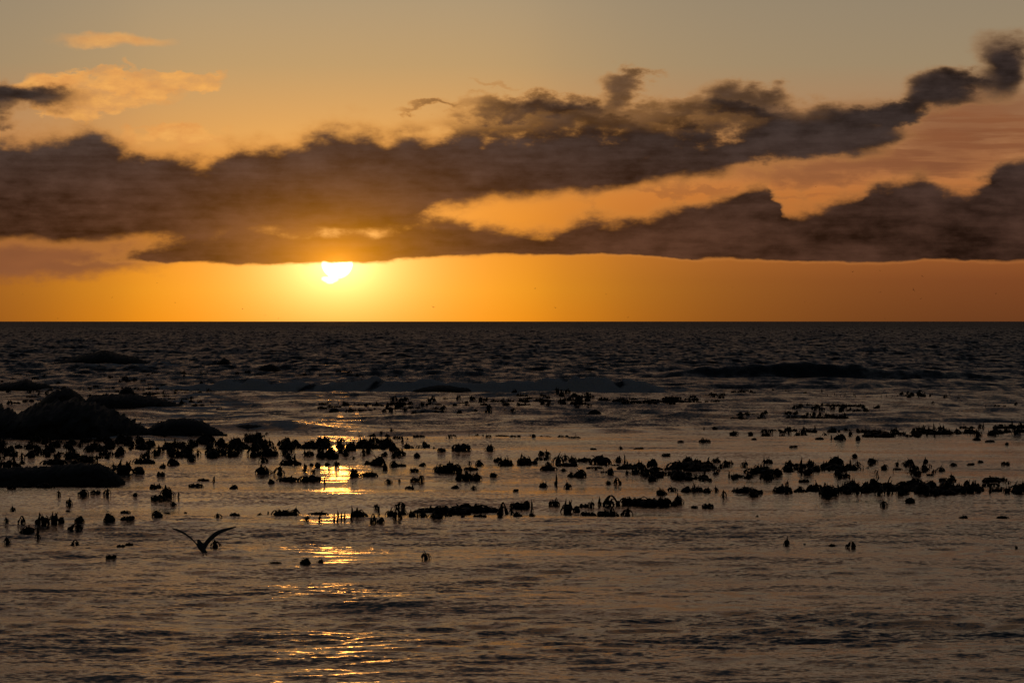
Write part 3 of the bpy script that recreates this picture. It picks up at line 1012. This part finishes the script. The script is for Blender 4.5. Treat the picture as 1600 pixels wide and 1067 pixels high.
def gull_mesh(wing_l, wing_r):
    """one skin: body lofted along +Y (head forward), wings grown out of the shoulder faces.
    wing_*: list of (span, lift, sweep, chord) stations"""
    rings = [(-0.30, 0.004, 0.050, 0.010), (-0.24, 0.006, 0.052, 0.012), (-0.17, 0.0, 0.040, 0.028), (-0.09, -0.008, 0.058, 0.052), (0.0, -0.012, 0.070, 0.066),
             (0.06, -0.010, 0.070, 0.066), (0.12, -0.006, 0.062, 0.058), (0.17, 0.004, 0.042, 0.042), (0.205, 0.014, 0.036, 0.038), (0.235, 0.016, 0.034, 0.035), (0.262, 0.014, 0.022, 0.022), (0.275, 0.012, 0.008, 0.008)]
    NS = 12
    verts, faces = [], []
    for y, z, rx, rz in rings:
        for k in range(NS):
            a = 2 * math.pi * (k + 0.5) / NS
            verts.append(Vector((rx * math.cos(a), y, z + rz * math.sin(a))))
    hole = set()
    # side faces: right wing between k = 11 (below) .. 0 (above); left between 5 (above) .. 6
    R0 = 3
    for i in range(R0, R0 + 3):
        hole.add((i, 11)); hole.add((i, 5))
    for i in range(len(rings) - 1):
        for k in range(NS):
            if (i, k) in hole: continue
            a, b = i * NS + k, i * NS + (k + 1) % NS
            faces.append((a, b, b + NS, a + NS))
    faces.append(tuple(range(NS - 1, -1, -1)))
    faces.append(tuple((len(rings) - 1) * NS + k for k in range(NS)))
    for side, stations in ((1, wing_r), (-1, wing_l)):
        up, lo = (0, 11) if side > 0 else (5, 6)
        loop = [(R0 + q) * NS + up for q in (3, 2, 1, 0)] + [(R0 + q) * NS + lo for q in (0, 1, 2, 3)]
        for (sp, lift, sweep, ch) in stations:
            new = []
            th = 0.05 * ch + 0.003
            for q, f in enumerate((0.5, 0.2, -0.2, -0.5)):
                new.append(len(verts))
                verts.append(Vector((side * sp, 0.045 + sweep + f * ch, lift + th * (0.3, 1.0, 0.7, 0.1)[q])))
            for q, f in enumerate((-0.5, -0.2, 0.2, 0.5)):
                new.append(len(verts))
                verts.append(Vector((side * sp, 0.045 + sweep + f * ch, lift - th * (0.1, 0.4, 0.5, 0.3)[q])))
            n = len(loop)
            for q in range(n):
                f = (loop[q], new[q], new[(q + 1) % n], loop[(q + 1) % n])
                faces.append(f if side > 0 else f[::-1])
            loop = new
        faces.append(tuple(loop) if side > 0 else tuple(loop[::-1]))
    me = mesh('body', verts, faces, GULL)
    bm = bmesh.new(); bm.from_mesh(me)
    bmesh.ops.recalc_face_normals(bm, faces=bm.faces)
    bm.to_mesh(me); bm.free()
    return me


WING = [(0.12, 0.075, 0.02, 0.19), (0.22, 0.16, 0.05, 0.185), (0.31, 0.225, 0.07, 0.17), (0.40, 0.275, 0.05, 0.145), (0.49, 0.325, 0.0, 0.11), (0.57, 0.38, -0.06, 0.065), (0.62, 0.42, -0.11, 0.02)]
gp = at_distance(315, 854, 58.0)
gull = bpy.data.objects.new('gull', None)
COL.objects.link(gull)
gull.location = gp
gull.rotation_euler = (RAD(20), RAD(0), RAD(20))
gull.scale = (0.95, 0.95, 0.95)
tag(gull, 'dark gull flying low over the water with wings raised in a V', 'bird')
gb = link('body', gull_mesh(WING, WING), gull)
sub = gb.modifiers.new('subdivision', 'SUBSURF'); sub.levels = 1; sub.render_levels = 2
bvs, bfs = tube([Vector((0, 0.262, 0.012)), Vector((0, 0.295, 0.010)), Vector((0, 0.318, 0.006)), Vector((0, 0.328, -0.004))], [0.011, 0.009, 0.007, 0.002], 8)
link('bill', mesh('bill', bvs, bfs, BILL), gull)
for s in (-1, 1):
    lv, lf = tube([Vector((s * 0.025, -0.10, -0.05)), Vector((s * 0.025, -0.19, -0.045)), Vector((s * 0.026, -0.25, -0.04)), Vector((s * 0.034, -0.285, -0.045))], [0.010, 0.006, 0.009, 0.014], 6)
    link('leg', mesh('leg', lv, lf, LEG), gull)

SMALL = gull_mesh([(0.12, 0.05, 0.02, 0.18), (0.30, 0.15, 0.05, 0.17), (0.48, 0.17, 0.0, 0.11), (0.62, 0.16, -0.10, 0.03)], [(0.12, 0.05, 0.02, 0.18), (0.30, 0.15, 0.05, 0.17), (0.48, 0.17, 0.0, 0.11), (0.62, 0.16, -0.10, 0.03)])
BIRDS = [(677, 480, 6, 'just right of the sun'), (245, 442, 3, 'left of the sun under the cloud'), (274, 473, 3, 'low left of the sun'), (379, 483, 3, 'low between left edge and sun'),
         (414, 493, 3.5, 'close to the horizon left of the sun'), (435, 498, 3, 'touching the horizon left of the sun'), (35, 460, 2.5, 'at the far left edge'), (90, 498, 3, 'on the horizon at far left'),
         (175, 465, 2.5, 'midway between left edge and sun'), (1275, 292, 3.5, 'high in the bright gap between cloud banks at right'), (1081, 406, 3.5, 'against the underside of the right cloud bank'),
         (1332, 425, 4, 'first of the right flock, just under the cloud'), (1375, 423, 3, 'second of the right flock, just under the cloud'), (1441, 432, 3.5, 'right of the pair under the right cloud'),
         (1427, 453, 5, 'largest of the right flock, banking steeply'), (1375, 457, 3.5, 'lower left of the banking one at right'), (1439, 467, 3.5, 'lowest of the right flock'), (1556, 459, 4, 'alone near the right edge'),
         (1145, 449, 3, 'alone in the orange band right of centre'), (836, 451, 3, 'above the horizon at mid picture'), (868, 481, 3.5, 'low above the horizon right of mid picture'), (1257, 472, 3, 'low left of the right flock'),
         (981, 496, 3, 'skimming the horizon right of centre'), (1383, 498, 3, 'skimming the horizon at right'), (947, 460, 2.5, 'small and faint right of centre')]
for i, (x, y, wpx, ph) in enumerate(BIRDS):
    D = min(1.15 * FPX / (wpx * 1.35), 2600.0)
    o = link('gull', SMALL)
    o.location = at_distance(x, y, D)
    o.rotation_euler = (RAD(R.uniform(-10, 20)), RAD(R.uniform(-30, 30) if i != 14 else 55), RAD(R.uniform(-50, 50)))
    tag(o, 'tiny distant gull ' + ph, 'bird', 'distant gulls over the horizon')
